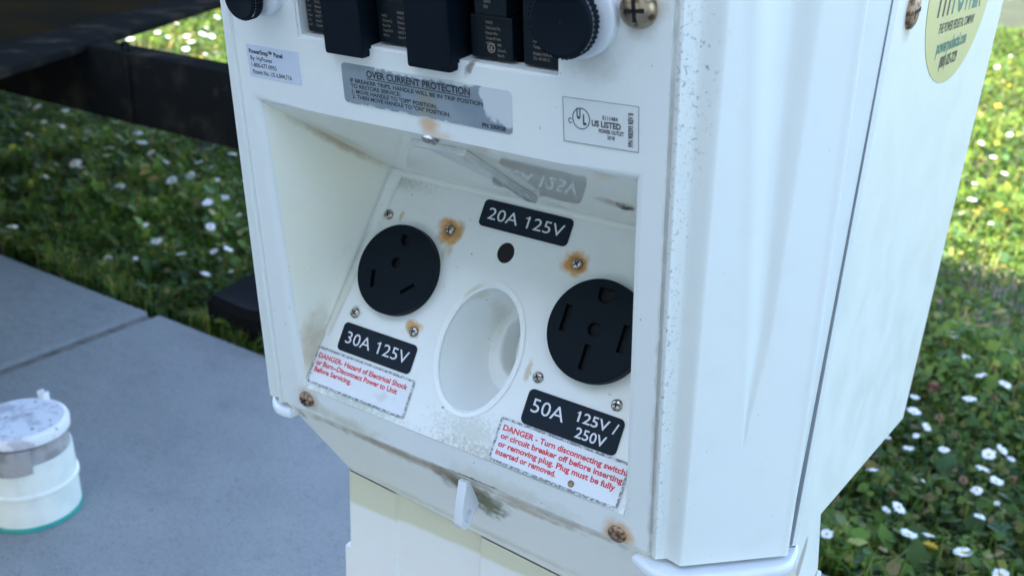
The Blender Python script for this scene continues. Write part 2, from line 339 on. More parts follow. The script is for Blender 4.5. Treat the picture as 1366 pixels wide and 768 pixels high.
# ================================================================== SETTING
def struct(name, bm, m, kind='structure'):
    return tag(obj(name, bm, m), kind=kind)
bm = bmesh.new()
n = 60
xs = [-60, -30, -15, -9] + [-6 + i * .2 for i in range(50)] + [6, 10, 20, 40, 60]; ys = [-40, -15, -5, 0, .9] + [1.16 + i * .12 for i in range(45)] + [8, 10, 15, 25, 60]
gv = [[bm.verts.new((x, y, (noise.noise(Vector((x * 1.7, y * 1.7, 0))) * .02 if y > 1.3 and abs(x) < 8 else 0) - .002)) for x in xs] for y in ys]
for j in range(len(ys) - 1):
    for i in range(len(xs) - 1): bm.faces.new((gv[j][i], gv[j][i + 1], gv[j + 1][i + 1], gv[j + 1][i])).smooth = True
struct('ground', bm, M['soil'])
# concrete pad: two slabs with a soft joint between them
EDGE = .996; JX = -1.362
pad_z = .03
for a, b, e in ((-9., JX - .012, EDGE - .004), (JX + .012, 5., EDGE)):
    bm = bmesh.new(); box(bm, a, b, -6, e, -.08, pad_z); bevel_all(bm, .006, 2)
    struct('concrete_slab', bm, M['concrete'])
bm = bmesh.new(); box(bm, JX - .013, JX + .013, -6, EDGE - .012, -.08, pad_z - .006); struct('joint_filler', bm, M['joint'])

# ---- grass and clover: nobody could count it
def ground_z(x, y): return noise.noise(Vector((x * 1.7, y * 1.7, 0))) * .02 - .002 if y > 1.3 else 0
cpos = np.array((0, 0, .75)); Fn, Rn, Un = np.array(Fv), np.array(Rv), np.array(Uv)
def bare_mask(x, y):
    a = np.hypot((x + .12) / .42, (y - 2.15) / .36); b = np.hypot((x + 1.85) / .5, (y - 1.95) / .16)
    nz = .25 * np.sin(x * 23 + 3 * np.sin(y * 17)) + .25 * np.sin(y * 29 + 2 * np.sin(x * 19))
    return np.minimum(a, b) + nz
def scatter(n, x0, x1, y0, y1, kind, hmin, hmax, wid):
    x = rng.uniform(x0, x1, n); y = rng.uniform(y0, y1, n); z = np.zeros(n)
    # keep to what the camera and its near neighbourhood can see
    d = np.stack([x, y, np.full(n, -.75)], 1); dep = d @ Fn; u_ = d @ Rn / dep; v_ = d @ Un / dep
    ok = (dep > .2) & (np.abs(u_) < .75) & (np.abs(v_) < .5)
    bmk = bare_mask(x, y); ok &= (bmk > .95) | (rng.random(n) < .38)
    x, y = x[ok], y[ok]; n = len(x)
    z = np.array([ground_z(a, b) for a, b in zip(x, y)])
    big = .5 + .5 * np.sin(x * 5.1 + 2 * np.sin(y * 3.3)) * np.sin(y * 6.3 + 1.5 * np.sin(x * 4.1))
    clump = .5 + .5 * np.sin(x * 17 + 2.3 * np.sin(y * 13.1)) * np.sin(y * 19 + 2.1 * np.sin(x * 11.7))
    h = rng.uniform(hmin, hmax, n) * (.35 + .45 * big + .65 * clump); az = rng.uniform(0, 2 * np.pi, n)
    dx, dy = np.cos(az), np.sin(az); base = np.stack([x, y, z], 1)
    if kind == 'blade':
        lean = rng.uniform(.1, .9, n) * h; w_ = wid * rng.uniform(.6, 1.3, n)
        side = np.stack([-dy, dx, 0 * dx], 1) * w_[:, None] / 2; dirv = np.stack([dx, dy, 0 * dx], 1)
        mid = base + dirv * (lean * .3)[:, None] + np.array((0, 0, 1)) * (h * .6)[:, None]
        tip = base + dirv * lean[:, None] + np.array((0, 0, 1)) * (h * np.where(lean / h > .6, .8, 1))[:, None]
        V = np.stack([base - side, base + side, mid + side * .8, mid - side * .8, tip], 1).reshape(-1, 3); k = 5
        F = [(0, 1, 2, 3), (3, 2, 4)]
    else:
        s_ = wid * rng.uniform(.6, 1.4, n); up = np.array((0, 0, 1)); a1 = np.stack([dx, dy, rng.normal(0, .45, n)], 1); a2 = np.stack([-dy, dx, rng.normal(0, .45, n)], 1)
        c0 = base + up * h[:, None]
        V = np.stack([c0 - a1 * s_[:, None] * .5, c0 - a2 * s_[:, None] * .38 + up * .002, c0 + a1 * s_[:, None] * .15 - a2 * s_[:, None] * .34, c0 + a1 * s_[:, None] * .5, c0 + a2 * s_[:, None] * .38 + a1 * s_[:, None] * .1, c0 + a2 * s_[:, None] * .3 - a1 * s_[:, None] * .3], 1).reshape(-1, 3); k = 6
        F = [(0, 1, 2, 3, 4, 5)]
    # leaf colours: fresh, deep and dry
    pal = np.array([(.060, .115, .020), (.036, .080, .018), (.085, .135, .024), (.115, .135, .030), (.17, .14, .07), (.045, .10, .045)])
    pr = np.array([.3, .27, .18, .12, .06, .07]); ci = rng.choice(6, n, p=pr); col = np.array((1.95, 1.75, 1.4)) * pal[ci] * rng.uniform(.75, 1.25, n)[:, None] * (.45 + .5 * big + .45 * clump)[:, None]
    cols = np.repeat(col, k, 0)
    return V, F, k, n, cols
parts = [scatter(100000, -3.3, 1.6, 1.02, 2.9, 'blade', .022, .070, .0034), scatter(150000, -3.3, 1.6, 1.03, 2.9, 'leaf', .006, .048, .012), scatter(16000, -3.3, 1.6, 1.03, 2.9, 'leaf', .010, .050, .026),
         scatter(110000, -8, 1.8, 2.9, 7.5, 'blade', .03, .06, .007), scatter(70000, -8, 1.8, 2.9, 7.5, 'leaf', .012, .05, .024),
         scatter(1600, -1.7, .6, 1.012, 1.06, 'blade', .03, .06, .004)]
allv, lv, ls, lt, cols = [], [], [], [], []; off = 0; lo = 0
for V, F, k, n_, cl_ in parts:
    allv.append(V); cols.append(cl_); base = np.arange(n_)[:, None] * k + off
    for f in F:
        idx = base + np.array(f)[None, :]; lv.append(idx.reshape(-1)); ls.append(lo + np.arange(n_) * len(f)); lt.append(np.full(n_, len(f))); lo += n_ * len(f)
    off += len(V)
allv = np.concatenate(allv); lv = np.concatenate(lv); ls = np.concatenate(ls); lt = np.concatenate(lt); cols = np.concatenate(cols)
me = bpy.data.meshes.new('grass'); me.vertices.add(len(allv)); me.vertices.foreach_set('co', allv.astype(np.float32).ravel())
me.loops.add(len(lv)); me.loops.foreach_set('vertex_index', lv.astype(np.int32)); me.polygons.add(len(ls)); me.polygons.foreach_set('loop_start', ls.astype(np.int32)); me.polygons.foreach_set('loop_total', lt.astype(np.int32))
ca = me.color_attributes.new('tint', 'FLOAT_COLOR', 'POINT'); ca.data.foreach_set('color', np.concatenate([cols, np.ones((len(cols), 1))], 1).astype(np.float32).ravel())
me.update(); me.validate()
tag(link('grass', me, None, [M['grass']]), kind='stuff')

# ================================================================== PEDESTAL
ped = empty('power_pedestal', (-.2646, .50, pad_z), 'white plastic power pedestal with round black outlets, breakers and faded stickers on the concrete', 'pedestal')
def part(name, bm, mats, smooth=False, label=None, parent=None):
    o = obj(name, bm, mats, None, smooth, label)
    if smooth: md = o.modifiers.new('weighted', 'WEIGHTED_NORMAL'); md.keep_sharp = True; md.mode = 'FACE_AREA'
    if parent is None: return keep(o, ped)
    o.parent = parent; return o

# --- face plate with moulded recess (frame MP, x right, y up, z out)
xl, xr, vb, vt = .0192, .2275, .018, .189
ptop = .40
gx = [0, xl, .0548, .1922, xr, PW]; gv_ = [0, vb, vt, .2250, .305, ptop]
bm = bmesh.new(); G = {}
for i, x in enumerate(gx):
    for j, v in enumerate(gv_):
        xx = x + (.0105 * v / .2366 if i == 0 else 0) + (-.0012 * v / .25 if i == 5 else 0)
        G[i, j] = bm.verts.new(MP @ Vector((xx, v, 0)))
for i in range(5):
    for j in range(5):
        if (1 <= i <= 3 and j == 1) or (i == 2 and j == 3): continue
        bm.faces.new((G[i, j], G[i + 1, j], G[i + 1, j + 1], G[i, j + 1]))
MPi = MP.inverted()
inL = bm.verts.new(C1 + X * .034); inR = bm.verts.new(C1 + X * .2195)      # inner top corners where ceiling meets the panel
m1 = bm.verts.new(C1 + X * .0600); m2 = bm.verts.new(C1 + X * .19)
tl, ta, tb, tr_ = G[1, 2], G[2, 2], G[3, 2], G[4, 2]
cf = [bm.faces.new((tl, ta, m1, inL)), bm.faces.new((ta, tb, m2, m1)), bm.faces.new((tb, tr_, inR, m2))]
for f in cf: f.material_index = 2
lw = bm.faces.new((G[1, 1], tl, inL)); rw = bm.faces.new((G[4, 1], inR, tr_)); lw.material_index = rw.material_index = 1
bm.edges.ensure_lookup_table()
def edge(a, b): return next(e for e in a.link_edges if e.other_vert(a) is b)
be = [edge(G[1, 1], tl), edge(G[4, 1], tr_), edge(tl, ta), edge(ta, tb), edge(tb, tr_)]
bmesh.ops.bevel(bm, geom=be, offset=.0038, segments=6, affect='EDGES', profile=.5, material=0)
# returned outer edges and breaker opening edge
bnd = [e for e in bm.edges if len(e.link_faces) == 1]
def locz(p): return (MPi @ p)
outer = [e for e in bnd if all(abs(locz(v.co).z) < 1e-5 for v in e.verts) and not (abs(locz(e.verts[0].co).y - vb) < 1e-4 and abs(locz(e.verts[1].co).y - vb) < 1e-4)]
r_ = bmesh.ops.extrude_edge_only(bm, edges=outer)
nrm = (MP.to_3x3() @ Vector((0, 0, 1)))
for v in [g for g in r_['geom'] if isinstance(g, bmesh.types.BMVert)]: v.co -= nrm * .010
bmesh.ops.recalc_face_normals(bm, faces=bm.faces)
oe = [e for e in bm.edges if e.calc_length() > .004 and len(e.link_faces) == 2 and all(abs(locz(v.co).z) < 1e-5 for v in e.verts) and e.calc_face_angle(0) > 1.2 and not (xl - .004 < locz((e.verts[0].co + e.verts[1].co) / 2).x < xr + .004 and .015 < locz((e.verts[0].co + e.verts[1].co) / 2).y < .20)]
bmesh.ops.bevel(bm, geom=oe, offset=.0012, segments=2, affect='EDGES')
fp = part('face_plate', bm, [M['plate'], M['recess'], M['ceiling']], 40)

# --- tilted outlet panel
hcx, hcy = .1235, .0527
yt = .136
bm = bmesh.new()
shape_bm(bm, [[(xl + .0002, .0001), (xr - .0002, .0001), (.2199, yt + .0003), (.0336, yt + .0003)], ell(hcx, hcy, .0232, .0335, 64), ell(.1209, .1058, .0052, .0057, 28)], MN, -.0035, -.0002)
panel = part('outlet_panel', bm, M['panel'], 30)
bm = bmesh.new(); shape_bm(bm, [ell(.1209, .1058, .0062, .0067, 28)], MN, -.004, -.0008); part('round_black_plug', bm, M['hole'], 30)
def fillet(p, q, a0, b0, a1, b1, nm='recess_fillet'):
    bm = bmesh.new(); ra, rb = [], []
    for k in range(9):
        t = k / 8; ra.append(bm.verts.new(a0 * (1 - t) ** 2 + p * 2 * t * (1 - t) + b0 * t * t)); rb.append(bm.verts.new(a1 * (1 - t) ** 2 + q * 2 * t * (1 - t) + b1 * t * t))
    for k in range(8): bm.faces.new((ra[k], ra[k + 1], rb[k + 1], rb[k])).smooth = True
    bmesh.ops.recalc_face_normals(bm, faces=bm.faces)
    for f in bm.faces: f.smooth = True
    return part(nm, bm, M['fillet'])
def PN(x, y, z=0): return MN @ Vector((x, y, z))
lo_l = PN(xl, 0); hi_l = PN(.034, yt - .0002)
wl = lambda f, g: PN(xl, 0).lerp(hi_l, f).lerp(C0 + X * xl, g)
fillet(lo_l.lerp(hi_l, .24), hi_l, wl(.24, .012) + X * .0003, lo_l.lerp(hi_l, .24) + X * .0030 + nU.cross(X) * -.0001, wl(1, .050) + X * .0003, hi_l + X * .0055 - nU * .0005 - nU.cross(X) * .0001)
fillet(PN(.034, yt), PN(.2195, yt), PN(.034, yt) + (C0 - C1).normalized() * .0035 + X * .002, PN(.036, yt - .0035, .00005), PN(.2195, yt) + (C0 - C1).normalized() * .0035, PN(.2195, yt - .0035, .00005))
# cable entry: an oval tube running back and up, with a ring and a wall behind
def oval_ring(bm, cxyz, a, b, n=64):
    return [bm.verts.new(MN @ Vector((cxyz[0] + a * math.cos(2 * math.pi * i / n), cxyz[1] + b * math.sin(2 * math.pi * i / n), cxyz[2]))) for i in range(n)]
bm = bmesh.new()
prof = [(0, 0, .0002, .0262, .0370), (0, 0, .0004, .0254, .0360), (0, .0001, .0001, .0246, .0350), (0, .0002, -.0010, .0238, .0340), (.0001, .0003, -.0030, .0231, .0331), (.0003, .0006, -.0060, .0226, .0324), (.0014, .0022, -.016, .0214, .0306), (.0036, .0052, -.029, .0194, .0276), (.0048, .0070, -.0335, .0178, .0254), (.0050, .0073, -.0332, .0163, .0232), (.0054, .0079, -.0338, .0128, .0184), (.0056, .0083, -.0360, .0116, .0168), (.0064, .0095, -.048, .0110, .0160), (.0064, .0095, -.048, .0002, .0002)]
rr = [oval_ring(bm, (hcx + p[0], hcy + p[1], p[2]), p[3], p[4]) for p in prof]
for a, b in zip(rr, rr[1:]):
    for i in range(64): bm.faces.new((a[i], a[(i + 1) % 64], b[(i + 1) % 64], b[i])).smooth = True
bmesh.ops.recalc_face_normals(bm, faces=bm.faces)
part('cable_hole', bm, M['tube'], 50)

# --- receptacles
def rot2(pts, c, a): return [(c[0] + (x - c[0]) * math.cos(a) - (y - c[1]) * math.sin(a), c[1] + (x - c[0]) * math.sin(a) + (y - c[1]) * math.cos(a)) for x, y in pts]
def slot(cx, cy, w_, h_, a=0): return rot2([(cx - w_ / 2, cy - h_ / 2), (cx + w_ / 2, cy - h_ / 2), (cx + w_ / 2, cy + h_ / 2), (cx - w_ / 2, cy + h_ / 2)], (cx, cy), a)
def ushape(cx, cy, r): return [(cx - r, cy + r * .9), (cx - r, cy)] + [(cx + r * math.cos(t), cy + r * math.sin(t)) for t in [math.pi + math.pi * i / 10 for i in range(1, 10)]] + [(cx + r, cy), (cx + r, cy + r * .9)]
def receptacle(cx, cy, R, h, holes, label):
    bm = bmesh.new(); shape_bm(bm, [ell(cx, cy, R, R, 72)] + holes, MN, 0, h, 0, .0006)
    shape_bm(bm, [ell(cx, cy, R - .002, R - .002, 40)], MN, h - .0042, h - .0035, 1)
    part('receptacle', bm, [M['black'], M['hole']], 30, label)
receptacle(.0602, .0802, .0257, .0065, [ell(.0592, .0838, .0028, .0028, 20), ushape(.0608, .0975, .0030), slot(.0475, .0716, .0030, .0095, .28), slot(.0722, .0716, .0022, .0095, -.85)], 'round black 30 amp outlet with three openings')
receptacle(.1872, .0795, .0262, .0070, [ell(.1866, .0800, .0032, .0032, 20), ushape(.1870, .0977, .0038), slot(.1700, .0815, .0032, .0135), slot(.1863, .0655, .0030, .0125), slot(.2030, .0795, .0032, .0135)], 'round black 50 amp outlet with four openings')

# --- screws (pan head with cross recess)
def screw(M_, x, y, r, mat, name='screw', h=None, cross=True, label=None, slot_only=False):
    h = h or r * .55
    bm = bmesh.new(); L_ = M_ @ T(x, y)
    lathe(bm, [(r * 1.0, -.0008), (r, r * .08), (r * .93, h * .55), (r * .72, h * .86), (r * .35, h * .99), (.0001, h)], L_, 28, 0)
    if cross:
        a = random.uniform(0, 1.5)
        if r > .007: a = .1
        for k in range(1 if slot_only else 2):
            box(bm, -r * .55, r * .55, -r * .11, r * .11, h * .6, h * 1.02, L_ @ Matrix.Rotation(a + k * math.pi / 2, 4, 'Z'), 1)
    return part(name, bm, [mat, M['hole']], 40, label)
for x, y, m in ((.0391, .1095, 'steel'), (.0827, .1100, 'steel'), (.0386, .0500, 'steel'), (.0809, .0505, 'steel'), (.1637, .1098, 'steel'), (.1622, .0487, 'steel'), (.2075, .0482, 'steel')):
    screw(MN, x, y, .0030, M[m])
screw(MN, .1972, .0047, .0018, M['rusty'], cross=False)
screw(MP, .0222, .0108, .0050, M['rusty'], h=.0035, label='rusty copper coloured screw in the lower left corner')
screw(MP, .2245, .0050, .0048, M['rusty'], h=.0022, cross=False, label='brown rusted bolt in the lower right corner')
screw(MP, .2268, .2545, .0072, M['chrome'], h=.0045, label='large shiny screw beside the breakers')
screw(MS, .4438, .7105, .0080, M['rusty'], h=.003, slot_only=True, label='large corroded screw on the side panel')
screw(MC @ Matrix.Rotation(math.pi, 4, 'Z') @ Matrix.Diagonal((-1, 1, 1, 1)) if False else frame(C0, X, cd), .1242, .0040, .0042, M['steel'], h=-.0018) if False else None

# --- labels
def label_mesh(name, M_, x0, y0, x1, y1, r, film, inks, texts, z=.0003, label=None, extra=None, skew=0, par=None):
    bm = bmesh.new(); K = M_ @ Matrix.Shear('XY', 4, (0, 0)) if False else M_
    if skew: K = M_ @ T(x0, y0) @ Matrix.Rotation(skew, 4, 'Z') @ T(-x0, -y0)
    shape_bm(bm, [rrect(x0, y0, x1, y1, r)], K, .0, z, 0)
    w_, h_ = x1 - x0, y1 - y0
    for t in texts:
        s_, fx0, fx1, fy, fh, mi = t[:6]; bold = t[6] if len(t) > 6 else 0
        text_bm(bm, s_, x0 + fx0 * w_, y0 + fy * h_, (fx1 - fx0) * w_, fh * h_, K, z + .00006, mi, bold, flag=(mi == 1 and inks[0] is M['ink_white']))
    if extra: extra(bm, K, x0, y0, w_, h_, z)
    return part(name, bm, [film] + inks, False, label)
label_mesh('outlet_label', MN, .0987, .1167, .1545, .1318, .0028, M['sticker'], [M['ink_white']], [('20A 125V', .08, .93, .30, .44, 1)], label='black sticker reading 20A 125V')
label_mesh('outlet_label', MN, .0342, .0272, .0870, .0438, .0028, M['sticker'], [M['ink_white']], [('30A 125V', .08, .93, .31, .42, 1)], label='black sticker reading 30A 125V')
label_mesh('outlet_label', MN, .1600, .0243, .2146, .0426, .0030, M['sticker'], [M['ink_white']], [('50A', .07, .42, .38, .40, 1), ('125V /', .55, .955, .55, .29, 1, .012), ('250V', .57, .88, .13, .29, 1, .012)], label='black sticker reading 50A 125V / 250V')
def grime(bm, K, x0, y0, w_, h_, z):
    shape_bm(bm, [rrect(x0 - .0004, y0 - .0004, x0 + w_ + .0004, y0 + h_ + .0004, .0016), rrect(x0 + .0009, y0 + .0010, x0 + w_ - .0009, y0 + h_ - .0009, .001)], K, z, z + .00008, 2)
label_mesh('warning_label', MN, .0216, .0042, .0921, .0252, .0014, M['danger'], [M['ink_red'], M['grime_edge']],
    [('DANGER- Hazard of Electrical Shock', .03, .955, .72, .135, 1, .032), ('or Burn--Disconnect Power to Unit', .03, .875, .52, .135, 1, .032), ('Before Servicing.', .03, .43, .33, .135, 1, .032)], extra=grime, label='white sticker with red DANGER text about electrical shock')
label_mesh('warning_label', MN, .1497, .0012, .2233, .0236, .0014, M['danger'], [M['ink_red'], M['grime_edge']],
    [('DANGER - Turn disconnecting switch', .035, .985, .735, .13, 1, .032), ('or circuit breaker off before inserting', .035, .985, .545, .13, 1, .032), ('or removing plug. Plug must be fully', .035, .95, .355, .13, 1, .032), ('inserted or removed.', .035, .52, .165, .13, 1, .032)], extra=grime, label='white sticker with red DANGER text about the plug')
def underline(bm, K, x0, y0, w_, h_, z):
    box(bm, x0 + .16 * w_, x0 + .775 * w_, y0 + .685 * h_, y0 + .705 * h_, z, z + .00007, K, 1)
label_mesh('instruction_label', MP, .0787, .1972, .1708, .2158, .0022, M['foil'], [M['ink_black']],
    [('OVER CURRENT PROTECTION', .16, .775, .735, .165, 1, .03), ('IF BREAKER TRIPS, HANDLE WILL BE IN TRIP POSITION', .05, .845, .545, .098, 1, .028), ('TO RESTORE SERVICE:', .05, .365, .41, .098, 1, .028),
     ('1. MOVE HANDLE TO "OFF" POSITION.', .055, .58, .275, .098, 1, .028), ('2. THEN MOVE HANDLE TO "ON" POSITION.', .055, .655, .145, .098, 1, .028), ('PN 200028', .835, .965, .06, .10, 1, .04)],
    extra=underline, label='worn grey metal sticker headed OVER CURRENT PROTECTION')
def ulx(bm, K, x0, y0, w_, h_, z):
    cx, cy = x0 + .245 * w_, y0 + .56 * h_
    shape_bm(bm, [ell(cx, cy, .0040, .0044, 36), ell(cx, cy, .0036, .0040, 36)], K, z, z + .00007, 1)
    shape_bm(bm, [rrect(x0, y0, x0 + w_, y0 + h_, .0003), rrect(x0 + .0002, y0 + .0002, x0 + w_ - .0002, y0 + h_ - .0002, .0002)], K, z, z + .00007, 1)
    text_bm(bm, 'P/N 900393 REV B', x0 + .925 * w_, y0 + .10 * h_, .74 * h_, .062 * w_, K, z + .00006, 1, .04, math.pi / 2)
label_mesh('listing_label', MP, .1955, .1992, .2288, .2175, .0003, M['ul_film'], [M['ink_black']],
    [('C', .07, .115, .43, .12, 1, .03), ('U', .185, .24, .56, .22, 1, .05), ('L', .27, .315, .44, .22, 1, .05), ('US LISTED', .385, .77, .44, .13, 1, .04), ('E111484', .53, .73, .61, .085, 1, .03), ('POWER OUTLET', .48, .81, .31, .09, 1, .035), ('2018', .59, .69, .19, .085, 1, .03)],
    extra=ulx, label='small clear sticker with thin border, UL mark and US LISTED', skew=.03)
label_mesh('maker_label', MP, .0178, .2010, .0522, .2168, .0004, M['snap_film'], [M['ink_black']],
    [('PowerSnap™ Panel', .05, .70, .73, .14, 1, .03), ('By: HyPower', .06, .49, .52, .14, 1, .012), ('1-800-677-0955', .06, .55, .31, .14, 1, .012), ('Patent No. US 6,844,716', .07, .82, .10, .14, 1, .012)], label='pale blue sticker reading PowerSnap Panel')
# oval maker's label on the side panel
bm = bmesh.new()
Ko = MS @ T(.563, .715) @ Matrix.Rotation(-.02, 4, 'Z')
shape_bm(bm, [ell(0, 0, .086, .049, 72)], Ko, 0, .0003, 0)
text_bm(bm, 'HY', -.061, -.0125, .034, .022, Ko, .0004, 2, .03); text_bm(bm, 'POWER', -.026, -.0125, .084, .022, Ko, .0004, 1, .03)
text_bm(bm, 'THE POWER PEDESTAL COMPANY', -.050, -.0215, .098, .0048, Ko, .0004, 2, .015)
text_bm(bm, 'powerpedestal.com', -.045, -.0315, .080, .0068, Ko, .0004, 1, .032); text_bm(bm, '(800) 825-3229', -.030, -.0395, .046, .0056, Ko, .0004, 2, .03)
part('oval_label', bm, [M['oval_film'], M['ink_green'], M['ink_black']], False, 'yellowed oval maker sticker with green and black lettering')

# --- circuit breakers in their opening
def plate_box(name, x0, x1, v0, v1, z0, z1, m, bev=.0012, texts=(), label=None, extra=None):
    bm = bmesh.new(); box(bm, x0, x1, v0, v1, z0, z1, MP); bevel_all(bm, bev, 2)
    for s_, a, b, v, h in texts: text_bm(bm, s_, a, v, b - a, h, MP, z1 + .00005, 1, .0)
    if extra: extra(bm, z1)
    return part(name, bm, [m, M['ink_grey']], 30, label)
BK = -.0045
def tiny(x0, x1, vtop, n, step=.0021, h=.0012, words=None):
    L_ = words or ['WARNING', '2 Pole Common Trip', 'Maximum Wire', 'Torque 45 in-lbs', 'HACR Type', 'Issue No. 10', 'Listed', 'Circuit Breaker']
    out = []
    for k in range(n):
        s_ = L_[k % len(L_)]; f = min(1, len(s_) / 15); out.append((s_, x0, x0 + (x1 - x0) * max(.5, f), vtop - k * step, h))
    return out
def ulmark(cx, cy):
    def f(bm, z):
        shape_bm(bm, [ell(cx, cy, .0019, .0020, 20), ell(cx, cy, .0015, .0016, 20)], MP, z, z + .00006, 1); text_bm(bm, 'UL', cx - .001, cy - .0009, .002, .0018, MP, z + .00005, 1, .04)
    return f
plate_box('breaker', .0562, .0760, .226, .2480, -.03, BK, M['black_gloss'], texts=tiny(.0620, .0705, .2415, 7) + tiny(.0575, .0600, .2395, 6))
plate_box('breaker_handle', .0740, .0965, .2202, .345, -.01, .0048, M['black'], .0016)
plate_box('breaker', .0985, .1225, .226, .2455, -.03, BK, M['black_gloss'], texts=tiny(.1100, .1195, .2395, 6) + tiny(.1015, .1070, .2375, 5))
plate_box('breaker', .0995, .1225, .2460, .300, -.03, BK + .0015, M['black_gloss'], texts=tiny(.1120, .1160, .262, 6))
plate_box('breaker_handle', .1215, .1445, .2206, .345, -.01, .0055, M['black'], .0016)
plate_box('breaker', .1480, .1690, .226, .2440, -.03, BK, M['black_gloss'], texts=tiny(.1560, .1632, .2405, 5) + tiny(.1615, .1655, .2318, 3), extra=ulmark(.1585, .2308))
plate_box('breaker', .1525, .1685, .2445, .300, -.03, BK + .0030, M['black_gloss'], texts=tiny(.1575, .1610, .2560, 5))
plate_box('breaker', .1735, .1915, .2258, .300, -.03, BK - .0005, M['black_gloss'], texts=tiny(.1785, .1865, .2395, 4) + [('Breaker 10 AWG', .1785, .1872, .2305, .0013), ('Cu Al 60 C', .1785, .186, .2286, .0012)])
bm = bmesh.new(); box(bm, .050, .197, .220, .31, -.050, -.032, MP); part('breaker_tray', bm, M['hole'])
# --- knurled knobs with their white bosses
def knob(cx, cy, R, h, bx, by, BR, label):
    bm = bmesh.new(); lathe(bm, [(BR, -.0005), (BR, .004), (BR * .9, .0052), (.004, .0052)], MP @ T(bx, by), 40, 0)
    lathe(bm, [(.005, .004), (.005, h - .004)], MP @ T(cx, cy), 20, 0)
    k1 = part('knob_boss', bm, M['ledge'], 40)
    bm = bmesh.new(); kn = lambda t, z: 1 + (.022 * (1 if math.sin(t * 36) > 0 else -1) if .0008 < z < h * .95 else 0)
    lathe(bm, [(R * .95, .0075), (R, .0085), (R, h - .0015)], MP @ T(cx, cy), 216, 0, False, lambda t, z: 1 + .018 * (1 if math.sin(t * 44) > 0 else -1))
    lathe(bm, [(R * .97, h - .0016), (R * .93, h - .0003), (R * .86, h), (R * .55, h - .0006), (.0002, h - .0009)], MP @ T(cx, cy), 72, 0, False)
    return part('knob', bm, M['black'], 25, label)
knob(.2015, .2498, .0138, .014, .2035, .2500, .0156, 'large black knurled knob at the upper right')
knob(.0330, .2418, .0098, .014, .0365, .2440, .0115, 'small black knurled knob at the upper left')

# --- clear flap under the ceiling
Fc = frame(C0, X, cd)                                        # z points down into the recess? x cross cd
zc = X.cross(cd)                                             # up/out of the ceiling
sg = -1 if zc.z > 0 else 1
bm = bmesh.new()
A_, B_, D_ = (.1085, .0140), (.1345, .0105), (.1310, .0930)
shape_bm(bm, [[A_, B_, (.1400, .0800), D_]], Fc, min(sg * .0002, sg * .0012), max(sg * .0002, sg * .0012))
def bar(bm, p, q, w_, z0, z1, M_):
    d_ = Vector((q[0] - p[0], q[1] - p[1])); L_ = d_.length; a = math.atan2(d_.y, d_.x)
    box(bm, 0, L_, -w_ / 2, w_ / 2, min(z0, z1), max(z0, z1), M_ @ T(p[0], p[1]) @ Matrix.Rotation(a, 4, 'Z'))
bar(bm, (.1370, .0110), (.1355, .0880), .0058, 0, sg * .0034, Fc); bar(bm, A_, (.1370, .0125), .0034, 0, sg * .0030, Fc)
bevel_all(bm, .0004, 2)
part('clear_flap', bm, M['prism'], 30)
bm = bmesh.new(); lathe(bm, [(.0040, 0), (.0042, sg * .0012), (.0030, sg * .0022), (.0012, sg * .0022), (.0008, sg * .0012)], Fc @ T(.1250, .0035), 24); part('screw', bm, M['steel'], 40)
bm = bmesh.new(); lathe(bm, [(.0042, 0), (.0042, sg * .0008), (.0012, sg * .0018)], Fc @ T(.2000, .0590), 24); part('screw', bm, M['steel'], 40)

